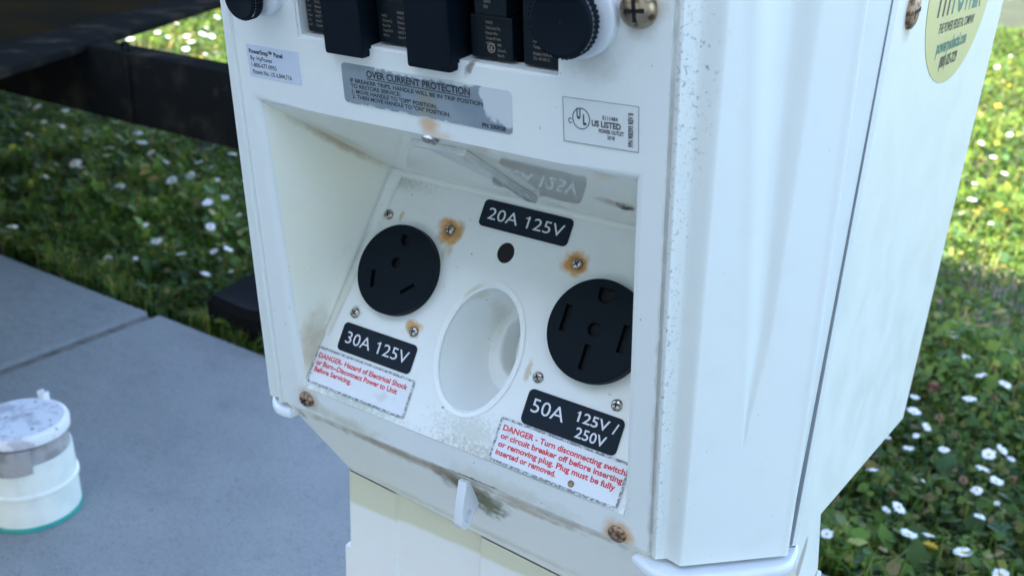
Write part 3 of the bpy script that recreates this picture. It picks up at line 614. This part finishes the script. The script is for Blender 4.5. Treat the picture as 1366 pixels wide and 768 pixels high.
# --- corner covers beside the plate: bowed panels with a finger groove
def cover(side):
    bm = bmesh.new(); nS, nV = 130, 70; rows = []
    for j in range(nV + 1):
        q = j / nV; v = -.0008 + q * (ptop - .001)
        pe = P0 + pU * v + (X * (PW + .0012 - .0012 * v / .25) if side > 0 else X * (-.0012 + .0105 * v / .2366))
        zz = pe.z
        se = Vector((SX, .4165, zz)) if side > 0 else Vector((-.4395, .4165, zz))
        al = (se - pe); al.z = 0; L_ = al.length; al.normalize(); nn = Vector((al.y, -al.x, 0)) * (1 if side > 0 else -1)
        row = []
        for i in range(nS + 1):
            s_ = i / nS; u_ = s_ * L_
            def sm(a, b, t): t = max(0, min(1, (t - a) / (b - a))); return t * t * (3 - 2 * t)
            h_ = max(0, min(1, (zz - .45) / .27))
            rR = .875 - .12 * h_
            bump = .0012 + .0066 * sm(.075, .150, s_) * (1 - sm(rR + .01, rR + .075, s_)) + .0009 * math.exp(-((s_ - rR) / .022) ** 2) * (.4 + .6 * h_)
            g = (zz - .522) / .195
            if g > 0:
                sL = .462 - .205 * g; sR = .470 + .065 * sm(0, .35, g); wdt = max(.01, sR - sL)
                dd = .0062 * min(1.25, g ** .7); t_ = (s_ - sL) / wdt
                if t_ <= 0: dp = -.10 * math.exp(-(t_ * wdt / .03) ** 2)
                elif t_ < .72: dp = -.10 + 1.1 * sm(0, 1, t_ / .72) * .9
                else: dp = .89 * (1 - sm(.72, 1.12, t_))
                bump -= dd * dp
            rgt = .88 - .06 * h_
            if i == nS: bump -= .002
            if i == 0: bump -= .001
            row.append(bm.verts.new(pe + al * u_ + nn * (bump if side > 0 else bump * .85)))
        rows.append(row)
    for a, b in zip(rows, rows[1:]):
        for i in range(nS): bm.faces.new((a[i], a[i + 1], b[i + 1], b[i]))
    bd = [e for e in bm.edges if len(e.link_faces) == 1]
    bot = [e for e in bd if e.verts[0] in rows[0] and e.verts[1] in rows[0]] + [e for e in bd if e.verts[0] in [r[-1] for r in rows] and e.verts[1] in [r[-1] for r in rows]] + [e for e in bd if e.verts[0] in [r[0] for r in rows] and e.verts[1] in [r[0] for r in rows]]
    r_ = bmesh.ops.extrude_edge_only(bm, edges=list(set(bot)))
    inn = Vector((-.707, .707, 0)) if side > 0 else Vector((.707, .707, 0))
    for v in [g for g in r_['geom'] if isinstance(g, bmesh.types.BMVert)]: v.co += inn * .006
    bmesh.ops.recalc_face_normals(bm, faces=bm.faces)
    return part('corner_cover', bm, M['cover'], 50)
cover(1); cover(-1)

# --- ledge under the covers
def ledge(pts, z0, z1):
    bm = bmesh.new(); shape_bm(bm, [pts], Matrix(), z0, z1, 0, .0022); return part('ledge', bm, M['ledge'], 50)
def chaikin(p, n=3):
    for _ in range(n):
        q = [p[0]]
        for a, b in zip(p, p[1:]): q += [(a[0] * .75 + b[0] * .25, a[1] * .75 + b[1] * .25), (a[0] * .25 + b[0] * .75, a[1] * .25 + b[1] * .75)]
        p = q + [p[-1]]
    return p
ledge(chaikin([(-.1525, .3640), (-.149, .3625), (-.141, .3580), (-.128, .3590), (-.101, .3850), (-.0862, .4010), (-.0872, .4160)]) + [(-.0920, .4300), (-.1530, .3790)], .4500, .4562)
ledge([(-.3760, .3800), (-.4370, .4300)] + chaikin([(-.4400, .4160), (-.4380, .4080), (-.405, .3750), (-.3955, .3650), (-.3870, .3618), (-.3790, .3640)]), .4500, .4562)

# --- housing: side panels, back, top
bm = bmesh.new()
zt = .862
def V(*p): return bm.verts.new(p)
yb_t = .7177 + (.7177 - .689) / (.698 - .404) * (zt - .698)
R = [V(SX, .4175, zt), V(SX, yb_t, zt), V(SX, .689, .4025), V(SX, .4625, .4504), V(SX, .4836, .402), V(SX, .4836, .36), V(SX, .448, .36), V(SX, .448, .396), V(SX, .4175, .4562)]
Lf = [V(-.4395, .4175, zt), V(-.4395, yb_t, zt), V(-.4395, .689, .4025), V(-.4395, .4625, .4504), V(-.4395, .4175, .4504)]
bm.faces.new(R); bm.faces.new(Lf[::-1]); bm.faces.new((R[1], Lf[1], Lf[2], R[2])); bm.faces.new((R[2], Lf[2], Lf[3], R[3])); bm.faces.new((R[0], Lf[0], Lf[1], R[1]))
bmesh.ops.recalc_face_normals(bm, faces=bm.faces)
bmesh.ops.bevel(bm, geom=[e for e in bm.edges if len(e.link_faces) == 2], offset=.004, segments=3, affect='EDGES')
part('housing', bm, M['side'], 40)
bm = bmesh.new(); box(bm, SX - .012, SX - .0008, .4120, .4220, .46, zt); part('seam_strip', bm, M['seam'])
# roof cap above the frame
bm = bmesh.new(); lp = [(-.395, .285), (-.135, .285), (-.075, .40), (-.075, .76), (-.454, .76), (-.454, .40)]
shape_bm(bm, [lp], Matrix(), zt, zt + .03, 0, .004); part('top_cap', bm, M['side'], 40)
# black box added inside the head, stands in for shade behind the gaps
bm = bmesh.new(); box(bm, -.37, -.155, .50, .66, .47, .85); part('dark_infill', bm, M['hole'])

# --- hopper below the plate and the post
bm = bmesh.new()
zb = .4575
t0 = [V(-.4380, .4170, zb - .001), V(-.3850, .3660, .4592), V(-.1432, .3660, .4592), V(SX + .0003, .4170, zb - .001)]
yF = .40
def zl(x): return .4024 - (x + .3661) * .0086 / .158
b0 = [V(-.366, .452, .400), V(-.366, yF, zl(-.366)), V(-.150, yF, zl(-.15)), V(SX, .448, .396)]
for i in range(3): bm.faces.new((t0[i], b0[i], b0[i + 1], t0[i + 1]))
bk0 = V(-.4380, .4600, .4504); bk1 = V(-.366, .47, .4504); bm.faces.new((t0[0], bk0, bk1, b0[0]))
bmesh.ops.recalc_face_normals(bm, faces=bm.faces)
bmesh.ops.bevel(bm, geom=[e for e in bm.edges if len(e.link_faces) == 2], offset=.002, segments=2, affect='EDGES')
part('hopper', bm, M['hopper'], 30)
bm = bmesh.new()
sec = [(-.366, .470), (-.366, yF), (-.3285, yF), (-.3265, yF + .0022), (-.2650, yF + .0022), (-.2630, yF), (-.150, yF), (SX, .448), (SX, None)]
tops = []; lows = []
for x, y in sec:
    if y is None: tops.append(V(x, .4625, .4504)); lows.append(V(x, .4836, .402)); continue
    ztop = zl(x) - .001 if x > -.4 and y < .44 else (.4504 if y > .46 else .397)
    tops.append(V(x, y, ztop)); lows.append(V(x, y, .36))
bots = [V(x, y if y else .500, pad_z) for x, y in sec]
bl0 = V(-.366, .500, pad_z); mid = V(SX, .500, .36)
for i in range(len(sec) - 1):
    if i < len(sec) - 2: bm.faces.new((tops[i], lows[i], lows[i + 1], tops[i + 1]))
    if i < len(sec) - 2: bm.faces.new((lows[i], bots[i], bots[i + 1], lows[i + 1]))
    else: bm.faces.new((lows[i], bots[i], bots[i + 1], mid, lows[i + 1]))
bm.faces.new((bots[0], bl0, bots[-1])) if False else None
bk = V(-.366, .500, .4504); bm.faces.new((tops[0], bk, bl0, bots[0], lows[0])); bm.faces.new((bk, tops[-1], lows[-1], mid, bots[-1], bl0))
bmesh.ops.recalc_face_normals(bm, faces=bm.faces)
part('post', bm, M['post'], 25)
bm = bmesh.new(); box(bm, -.3735, -.3655, .402, .425, .20, .3400); bevel_all(bm, .002, 2); part('door_latch', bm, M['post'], 30)
bm = bmesh.new(); box(bm, -.100, SX + .0015, .470, .4905, .30, .3965); bevel_all(bm, .0015, 2); part('door_catch', bm, M['post'], 30)
# brown mark beside the ledge is coloured into the side plastic; padlock tab below the plate
bm = bmesh.new()
MT = frame(Vector((-.2496, 0, 0)), Vector((0, 1, 0)), Vector((0, 0, 1)))
tab = [(.3785, .4440), (.3690, .4570), (.3640, .4570), (.3610, .4400), (.3612, .4350)] + [(.3668 + .0060 * math.cos(t), .4328 + .0062 * math.sin(t)) for t in [math.radians(185 + 170 * i / 10) for i in range(11)]] + [(.3790, .4400)]
shape_bm(bm, [tab, ell(.3670, .4345, .0031, .0040, 20)], MT, -.0062, -.0008, 0, .0004)
part('padlock_tab', bm, M['ledge'], 30)

# ================================================================== SEWER CAP
cx, cy = -1.0035, .5382
cap = empty('sewer_cap', (cx, cy, pad_z), 'round white plastic sewer pipe cap with dirty grey lid standing on the slab', 'pipe cap')
def cp(name, bm, m, smooth=35, label=None): return obj(name, bm, m, cap, smooth, label)
bm = bmesh.new(); R1 = .0535
lathe(bm, [(R1 + .0008, 0), (R1 + .0014, .003), (R1 + .0004, .006)], n=72); cp('rim', bm, M['teal'])
bm = bmesh.new(); lathe(bm, [(R1, .004), (R1 - .0004, .041), (R1 + .0016, .043), (R1 + .0016, .047), (R1 - .0006, .049), (R1 - .0020, .084), (R1 - .0045, .085)], n=72)
for a in (-.72, 1.7):
    box(bm, R1 - .003, R1 - .0002, -.0016, .0016, .049, .082, Matrix.Rotation(a, 4, 'Z'))
cp('pipe_socket', bm, M['pipe'])
bm = bmesh.new(); lathe(bm, [(R1 - .0045, .078), (R1 - .0035, .082), (R1 - .0040, .088), (R1 - .0075, .094), (R1 - .0075, .104)], n=72); cp('collar', bm, M['cap_collar'])
bm = bmesh.new(); lathe(bm, [(R1 - .009, .102), (R1 - .009, .112)], n=60); cp('gap_shade_ring', bm, M['hole'])  # black ring standing in for the shaded gap under the lid
bm = bmesh.new(); lathe(bm, [(R1 - .010, .1085), (R1 - .0012, .1090), (R1 - .0008, .1170), (R1 - .0022, .1205), (R1 - .006, .1225), (R1 - .012, .1215), (.0005, .1228)], n=72)
cp('lid', bm, M['cap_lid'])
for s_ in (-1, 1):
    bm = bmesh.new(); box(bm, -.0020, .0020, -.004, .004, .115, .1305, T(-.024 + s_ * .0048, R1 - .008)); bevel_all(bm, .001, 2); cp('hinge_lug', bm, M['cap_lid'])
bm = bmesh.new(); Lt = Matrix.Rotation(math.radians(-46), 4, 'Z')
for k in range(12):
    a0_ = -.42 + .07 * k
    box(bm, R1 - .010, R1 + .0015 + .0015 * math.sin(k * .28), -.0024, .0024, .0765 + .004 * (k / 11 - .5) ** 2, .1080, Lt @ Matrix.Rotation(a0_, 4, 'Z'))
box(bm, R1 - .004, R1 + .0045, -.0022, .0022, .076, .1175, Lt @ Matrix.Rotation(-.46, 4, 'Z')); cp('latch', bm, M['cap_collar'], label='grubby grey latch on the cap')

# ================================================================== BLACK BLOCK in the grass
bm = bmesh.new()
box(bm, 0, .62, 0, .24, 0, .075)
bmesh.ops.subdivide_edges(bm, edges=bm.edges, cuts=5, use_grid_fill=True)
for v in bm.verts:
    nz = noise.noise_vector(v.co * 14) * .008
    v.co += nz; 
    if v.co.z > .06: v.co.z -= .012 * (1 - min(1, v.co.y / .1)) + .01 * math.sin(v.co.x * 22)
bmesh.ops.bevel(bm, geom=[e for e in bm.edges if e.calc_face_angle(0) > .9], offset=.010, segments=2, affect='EDGES')
o = obj('rubber_block', bm, M['block'], None, 50); o.location = (-1.285, 1.040, .005); o.rotation_euler.z = .02
tag(o, 'long black rubber block lying in grass at the slab edge behind the pedestal', 'block')

# ================================================================== TRAILER FRAME (upper left)
tr = empty('utility_trailer', (-2.2, 1.2, 0), 'black steel trailer frame with brown deck standing over the grass', 'trailer')
def tpart(name, bm, m, smooth=30, label=None):
    o = obj(name, bm, m, None, smooth, label); o.parent = tr; o.matrix_parent_inverse = Matrix.Translation(-tr.location); return o
a30 = math.radians(119.3); dv = Vector((math.cos(a30), math.sin(a30), 0)); pv = Vector((-dv.y, dv.x, 0))      # along the rail, and away from the camera's side
zr = .50
p_near = Vector((-1.246, .715, zr))
Kr = frame(p_near, dv, pv)
bm = bmesh.new(); box(bm, -.55, 1.9, 0, .108, -.012, 0, Kr); bevel_all(bm, .003, 2); tpart('side_rail', bm, M['steel_black'])
bm = bmesh.new(); box(bm, -.55, 1.9, .1085, 1.7, -.030, -.002, Kr); tpart('deck', bm, M['deck'])
# cross beam, a channel seen from its web
bx0, bx1, by = -2.6, .0, .925
bm = bmesh.new(); yb_ = .925
box(bm, -2.7, -.62, yb_, yb_ + .006, .392, .497); box(bm, -2.7, -.62, yb_ + .0062, yb_ + .055, .490, .4968); box(bm, -2.7, -.62, yb_ + .0062, yb_ + .055, .3922, .399)
bevel_all(bm, .0015, 2)
tpart('cross_beam', bm, M['steel_black'])
bm = bmesh.new(); box(bm, -1.2700, -1.2640, yb_ - .006, yb_ - .0005, .393, .4965); tpart('web_plate', bm, M['steel_black'])
bm = bmesh.new()
for k in range(20):
    t = 2 * math.pi * k / 20
    ring = []
    for m_ in range(8):
        s_ = 2 * math.pi * m_ / 8; rr_ = .0085 + .0024 * math.cos(s_); ring.append(bm.verts.new((-1.285 + rr_ * math.cos(t), yb_ + .01 + .0024 * math.sin(s_), .5035 + rr_ * math.sin(t) * .8)))
    if k: [bm.faces.new((prev[i], prev[(i + 1) % 8], ring[(i + 1) % 8], ring[i])) for i in range(8)]
    else: first = ring
    prev = ring
[bm.faces.new((prev[i], prev[(i + 1) % 8], first[(i + 1) % 8], first[i])) for i in range(8)]
tpart('chain_ring', bm, M['steel_black'], 60)
for loc in ((-2.65, .955), (-.66, .955)):
    bm = bmesh.new(); box(bm, loc[0] - .03, loc[0] + .03, loc[1] - .02, loc[1] + .03, pad_z, .392)
    if loc[0] > -1: bm.free(); continue
    tpart('support_leg', bm, M['steel_black'])
for yy, xx in ((.2, -2.9), (1.9, -3.6)):
    bm = bmesh.new(); Kw = T(xx, yy, .33) @ Matrix.Rotation(a30 - math.pi / 2, 4, 'Z') @ Matrix.Rotation(math.pi / 2, 4, 'Y')
    lathe(bm, [(.19, -.08), (.30, -.09), (.33, -.06), (.33, .06), (.30, .09), (.19, .08)], Kw, 40); wh = tpart('wheel', bm, M['tyre'])
    bm = bmesh.new(); lathe(bm, [(.19, -.082), (.17, -.05), (.05, -.04), (.05, .04), (.17, .05), (.19, .082)], Kw, 40); rm = obj('rim', bm, M['alloy'], None, 30); rm.parent = wh

# ================================================================== RV-SHAPED SHADE CASTER, added out of view behind the camera
rv = empty('shade_caster', (-3, -3.0, 0), 'large cream RV-shaped shade caster, added unseen behind the viewer to shade the pedestal', 'shade_caster')
def rp(name, bm, m, smooth=30):
    o = obj(name, bm, m, None, smooth); o.parent = rv; o.matrix_parent_inverse = Matrix.Translation(-rv.location); return o
RY, RZ = -1.75, 3.22
bm = bmesh.new(); box(bm, -8, 3.6, RY - 2.4, RY, .45, RZ); bevel_all(bm, .10, 4); rp('body', bm, M['cream'])
for x in (-6.6, -4.4, -1.6, .8):
    bm = bmesh.new(); box(bm, x, x + 1.1, RY + .001, RY + .02, 1.55, 2.25); bevel_all(bm, .01, 2); wd = rp('window', bm, M['steel_black'])
    bm = bmesh.new(); box(bm, x + .04, x + 1.06, RY + .021, RY + .026, 1.59, 2.21); g_ = obj('pane', bm, M['glass_dark']); g_.parent = wd
bm = bmesh.new(); box(bm, -3.0, -2.3, RY + .001, RY + .02, .6, 2.4); bevel_all(bm, .01, 2); dr = rp('door', bm, M['cream'])
for x in (-6.8, -5.9, 2.2):
    bm = bmesh.new(); Kw = T(x, RY - .15, .45) @ Matrix.Rotation(math.pi / 2, 4, 'X')
    lathe(bm, [(.25, -.12), (.40, -.13), (.45, -.09), (.45, .09), (.40, .13), (.25, .12)], Kw, 40); wh = rp('wheel', bm, M['tyre'])
    bm = bmesh.new(); lathe(bm, [(.26, -.13), (.2, -.08), (.05, -.1), (.05, .1), (.2, .08), (.26, .13)], Kw, 40); rm = obj('rim', bm, M['alloy']); rm.parent = wh

# ================================================================== FLOWERS
def petals_bm(R_, n_, droop, bm=None, mat=0, wf=.32, zc=0):
    bm = bm or bmesh.new()
    for k in range(n_):
        a = 2 * math.pi * k / n_ + random.uniform(-.1, .1); l_ = R_ * random.uniform(.86, 1.06); dz = random.uniform(-1, 1) * R_ * .10
        K = Matrix.Rotation(a, 4, 'Z')
        pts = [(R_ * .22, -R_ * .05), (l_ * .6, -R_ * wf / 2), (l_ * .92, -R_ * wf * .36), (l_, 0), (l_ * .92, R_ * wf * .36), (l_ * .6, R_ * wf / 2), (R_ * .22, R_ * .05)]
        bm.faces.new([bm.verts.new(K @ Vector((x, y, zc + dz * x / R_ - droop * (x / R_) ** 2 * R_ + (.04 * R_ if abs(y) > 1e-6 else 0)))) for x, y in pts]).material_index = mat
    return bm
def dome(bm, r, h, z, mat=0, n_=12):
    lathe(bm, [(r * .9, z), (r, z + h * .3), (r * .75, z + h * .8), (r * .3, z + h), (.0001, z + h)], n=n_, mat=mat)
def stem_bm(h):
    bm = bmesh.new(); a = random.uniform(-.15, .15) * h; b = random.uniform(-.15, .15) * h
    prev = None
    for k in range(4):
        t = k / 3; ring = [bm.verts.new((a * (1 - t) ** 2 + .0011 * math.cos(q), b * (1 - t) ** 2 + .0011 * math.sin(q), -h * (1 - t))) for q in (0, 1.57, 3.14, 4.71)]
        if prev: [bm.faces.new((prev[i], prev[(i + 1) % 4], ring[(i + 1) % 4], ring[i])) for i in range(4)]
        prev = ring
    return bm
def mesh(name, bm, mats):
    me = bpy.data.meshes.new(name); bm.normal_update(); bm.to_mesh(me); bm.free()
    for m_ in mats: me.materials.append(m_)
    return me
PET = [mesh('petals', petals_bm(.0150, 20, d), [M['petal']]) for d in (-.15, .05, .25, .45)]
def disc_me(r=.0046):
    b = bmesh.new(); dome(b, r, r * .7, -.0006); return mesh('disc', b, [M['yolk']])
DISC = disc_me(); STEM = [mesh('stem', stem_bm(.06), [M['stem']]) for _ in range(3)]
FAR = []
for d in (-.1, .3):
    b = petals_bm(.0150, 12, d, wf=.5); dome(b, .0046, .003, 0, 1, 8); FAR.append(mesh('daisy_far', b, [M['petal'], M['yolk']]))
def pom_me(r, m, n_=120):
    b = bmesh.new()
    for k in range(n_):
        d = Vector((random.gauss(0, 1), random.gauss(0, 1), random.gauss(.3, 1))).normalized(); t1 = d.orthogonal().normalized()
        b.faces.new([b.verts.new(d * r * .35 + t1 * r * .12), b.verts.new(d * r * random.uniform(.9, 1.1)), b.verts.new(d * r * .35 - t1 * r * .12)])
    return mesh('head', b, [m])
PINK = pom_me(.011, M['pink']); TAN = pom_me(.007, M['tan'])
b = petals_bm(.011, 26, -.5, wf=.28); b = petals_bm(.008, 20, -.7, b, wf=.28, zc=.001); YEL = mesh('yellow_head', b, [M['yolk']])
def place(px, py, h):             # where the line of sight through photo pixel (px, py) meets height h
    d = Fv * 1308 + Rv * (px - 683) - Uv * (py - 384)
    t = (h - .75) / d.z; return Vector((d.x * t, d.y * t, h))
def flower(px, py, kind, label, group, size=1., h=.045, tilt=.35, cat='flower', parts_=True):
    p = place(px, py, h)
    z = ground_z(p.x, p.y)
    nm = {'daisy': 'daisy', 'far': 'daisy', 'pink': 'pink_clover', 'tan': 'withered_clover', 'yellow': 'dandelion'}[kind]
    if kind == 'far':
        o = link(nm, random.choice(FAR)); o.location = p; o.rotation_euler = (random.uniform(-tilt, tilt) + .15, random.uniform(-tilt, tilt), random.uniform(0, 6)); o.scale = (size,) * 3
        return tag(o, label, cat, group)
    o = empty(nm, p, label, cat, group); o.rotation_euler = (random.uniform(-tilt, tilt) + .2, random.uniform(-tilt, tilt) - .1, random.uniform(0, 6)); o.scale = (size,) * 3
    if kind == 'daisy':
        link('petals', random.choice(PET), o); link('disc', DISC, o)
    elif kind == 'pink': link('flower_head', PINK, o)
    elif kind == 'tan': link('flower_head', TAN, o)
    else: link('flower_head', YEL, o)
    link('stem', random.choice(STEM), o)
    return o
GR = 'daisies in the shaded grass right of the pedestal'
near = [(1308, 499, 1.0, 'white daisy beside the bare soil patch'), (1341, 512, 1.05, 'daisy at the photo edge just below the bare soil, showing its yellow centre'), (1293, 531, 1.1, 'wide open daisy below the bare soil patch, right of the pink clover'),
        (1219, 549, 1.1, 'half hidden daisy at the lower rear corner of the pedestal housing'), (1238, 568, .8, 'small side-on daisy just right of the housing corner'), (1259, 599, .8, 'small yellowish daisy in the middle of the shaded grass'),
        (1319, 606, 1.0, 'left daisy of a touching pair near the right edge'), (1336, 600, .95, 'right daisy of a touching pair near the right edge'), (1311, 623, 1.05, 'tilted open daisy below the touching pair'), (1329, 642, 1., 'daisy with wide petals right of and below the tilted open one'),
        (1164, 625, .95, 'daisy next to the sloping housing underside'), (1303, 652, .8, 'side-on daisy with white and yellow halves'), (1199, 676, 1.0, 'open white daisy above the largest one with the clear yellow centre'), (1307, 688, .75, 'faint small daisy above the broad round leaf'),
        (1212, 713, 1.15, 'largest open daisy with clear yellow centre in the lower grass'), (1239, 712, .85, 'side-on daisy just right of the largest one'), (1285, 737, 1.1, 'drooping daisy with a big yellow centre near the bottom'), (1103, 712, .8, 'pale daisy close beside the pedestal post'),
        (1335, 767, 1., 'daisy cut by the bottom edge of the photo'), (1289, 476, .9, 'flat white daisy lying on the bare soil'), (1222, 580, .55, 'tiny closed daisy below the housing corner'), (1212, 597, .8, 'small daisy above the sloping leaves beside the housing')]
for px, py, s_, lb in near: flower(px, py, 'daisy', lb, GR, s_ * .66, .052)
for px, py, s_ in ((1184, 582, .7), (1349, 611, .7), (1182, 680, .7), (1220, 530, .9), (1350, 470, .6), (1330, 670, .45), (1232, 640, .4)): flower(px, py, 'daisy', 'small half-open daisy low among the shaded leaves right of the pedestal', GR, s_ * .6, .040)
flower(1245, 516, 'pink', 'fluffy pink clover head beside the housing corner', None, 1.15, .05)
for px, py in ((1190, 656), (1253, 557), (1328, 533), (1352, 640), (1285, 640)): flower(px, py, 'tan', 'small withered brownish clover head in the shaded grass', 'withered clover heads', 1., .035)
flower(1240, 731, 'yellow', 'bright yellow dandelion right below the largest daisy', None, .9, .04)
GL = 'daisies in the shaded grass left of the pedestal'
left = [(13,130),(49,141),(58,162),(40,180),(84,169),(95,184),(118,177),(142,208),(171,190),(190,191),(202,204),(233,188),(182,224),(109,222),(100,217),(222,215),(252,231),(266,217),(281,222),(230,241),(310,204),(255,235),(275,272),(301,264),(88,148),(184,176),(215,187),(209,321),(304,333),(274,366),(308,362),(285,335),(252,346),(335,331),(278,270),(297,263),(281,302),(195,300),(144,342),(181,344),(16,301),(242,338),(325,240),(40,141),(62,235),(128,190),(160,250),(290,240),(318,286)]
for k, (px, py) in enumerate(left):
    flower(px, py, 'far' if py < 300 else 'daisy', 'pale daisy in shaded grass under the left half of the trailer beam' if py < 255 and px < 150 else 'pale daisy in shaded grass below the right half of the trailer beam' if py < 255 else 'daisy in shaded grass near the black block and pedestal edge' if px > 230 else 'daisy in the dark grass along the slab edge at far left', GL, random.choice((.4, .55, .7, .8, .95)) * (1.1 if py < 255 else .9), .060, .5)
GS = 'daisies in the sunlit grass'
for px, py in [(257,19),(276,37),(270,46),(249,47),(225,49),(255,55),(248,66),(275,72),(282,49),(194,37),(174,53),(132,57),(210,44),(290,22),(236,31),(262,80),(160,62),(288,70),(240,12)]:
    flower(px, py, 'far', 'daisy in the sunlit grass seen above the black trailer beam', GS, random.uniform(.8, 1.35), .05, .5)
for px, py in [(1320,145),(1337,153),(1321,299),(1282,285),(1297,267),(1293,321),(1271,447),(1345,40),(1330,90),(1348,75),(1310,190),(1340,230),(1325,210),(1300,245),(1347,180),(1318,160)]:
    flower(px, py, 'far', 'daisy in the sunlit grass right of the pedestal side', GS, random.uniform(.5, .95), .045, .4)
for px, py, lb in ((1331, 143, 'yellow dandelion between two daisies in sunlit grass at right'), (1346, 116, 'yellow dandelion highest on the right edge of the grass'), (269, 78, 'yellow dandelion in sunlit grass just above the black beam'), (1340, 283, 'yellow dandelion in the sunlit grass near the shade edge')):
    flower(px, py, 'yellow', lb, None, 1.1, .045)
# broad leaved weeds
def weed(px, py, r, lab, n_=3):
    p = place(px, py, .03); o = empty('broadleaf_weed', p, lab, 'weed')
    for k in range(n_):
        bm = bmesh.new(); a = random.uniform(0, 6); c_ = Vector((math.cos(a), math.sin(a), 0)) * r * (.9 if k else 0)
        cv = bm.verts.new((c_.x, c_.y, -.002)); rg_ = [bm.verts.new((c_.x + r * (1 + .08 * math.sin(5 * t)) * math.cos(t), c_.y + r * .9 * math.sin(t), .004 * math.sin(2 * t) - k * .008)) for t in [2 * math.pi * i / 18 for i in range(18)]]
        for i in range(18): bm.faces.new((cv, rg_[i], rg_[(i + 1) % 18])).smooth = True
        obj('leaf', bm, M['broadleaf'], o, True)
    bm = bmesh.new(); lathe(bm, [(.0015, -.035), (.0015, -.002)], n=6); obj('stem', bm, M['stem'], o)
weed(1145, 742, .018, 'round-leaved dark green weed at the foot of the post'); weed(1331, 703, .016, 'round-leaved dark green weed below the faint small daisy', 2)
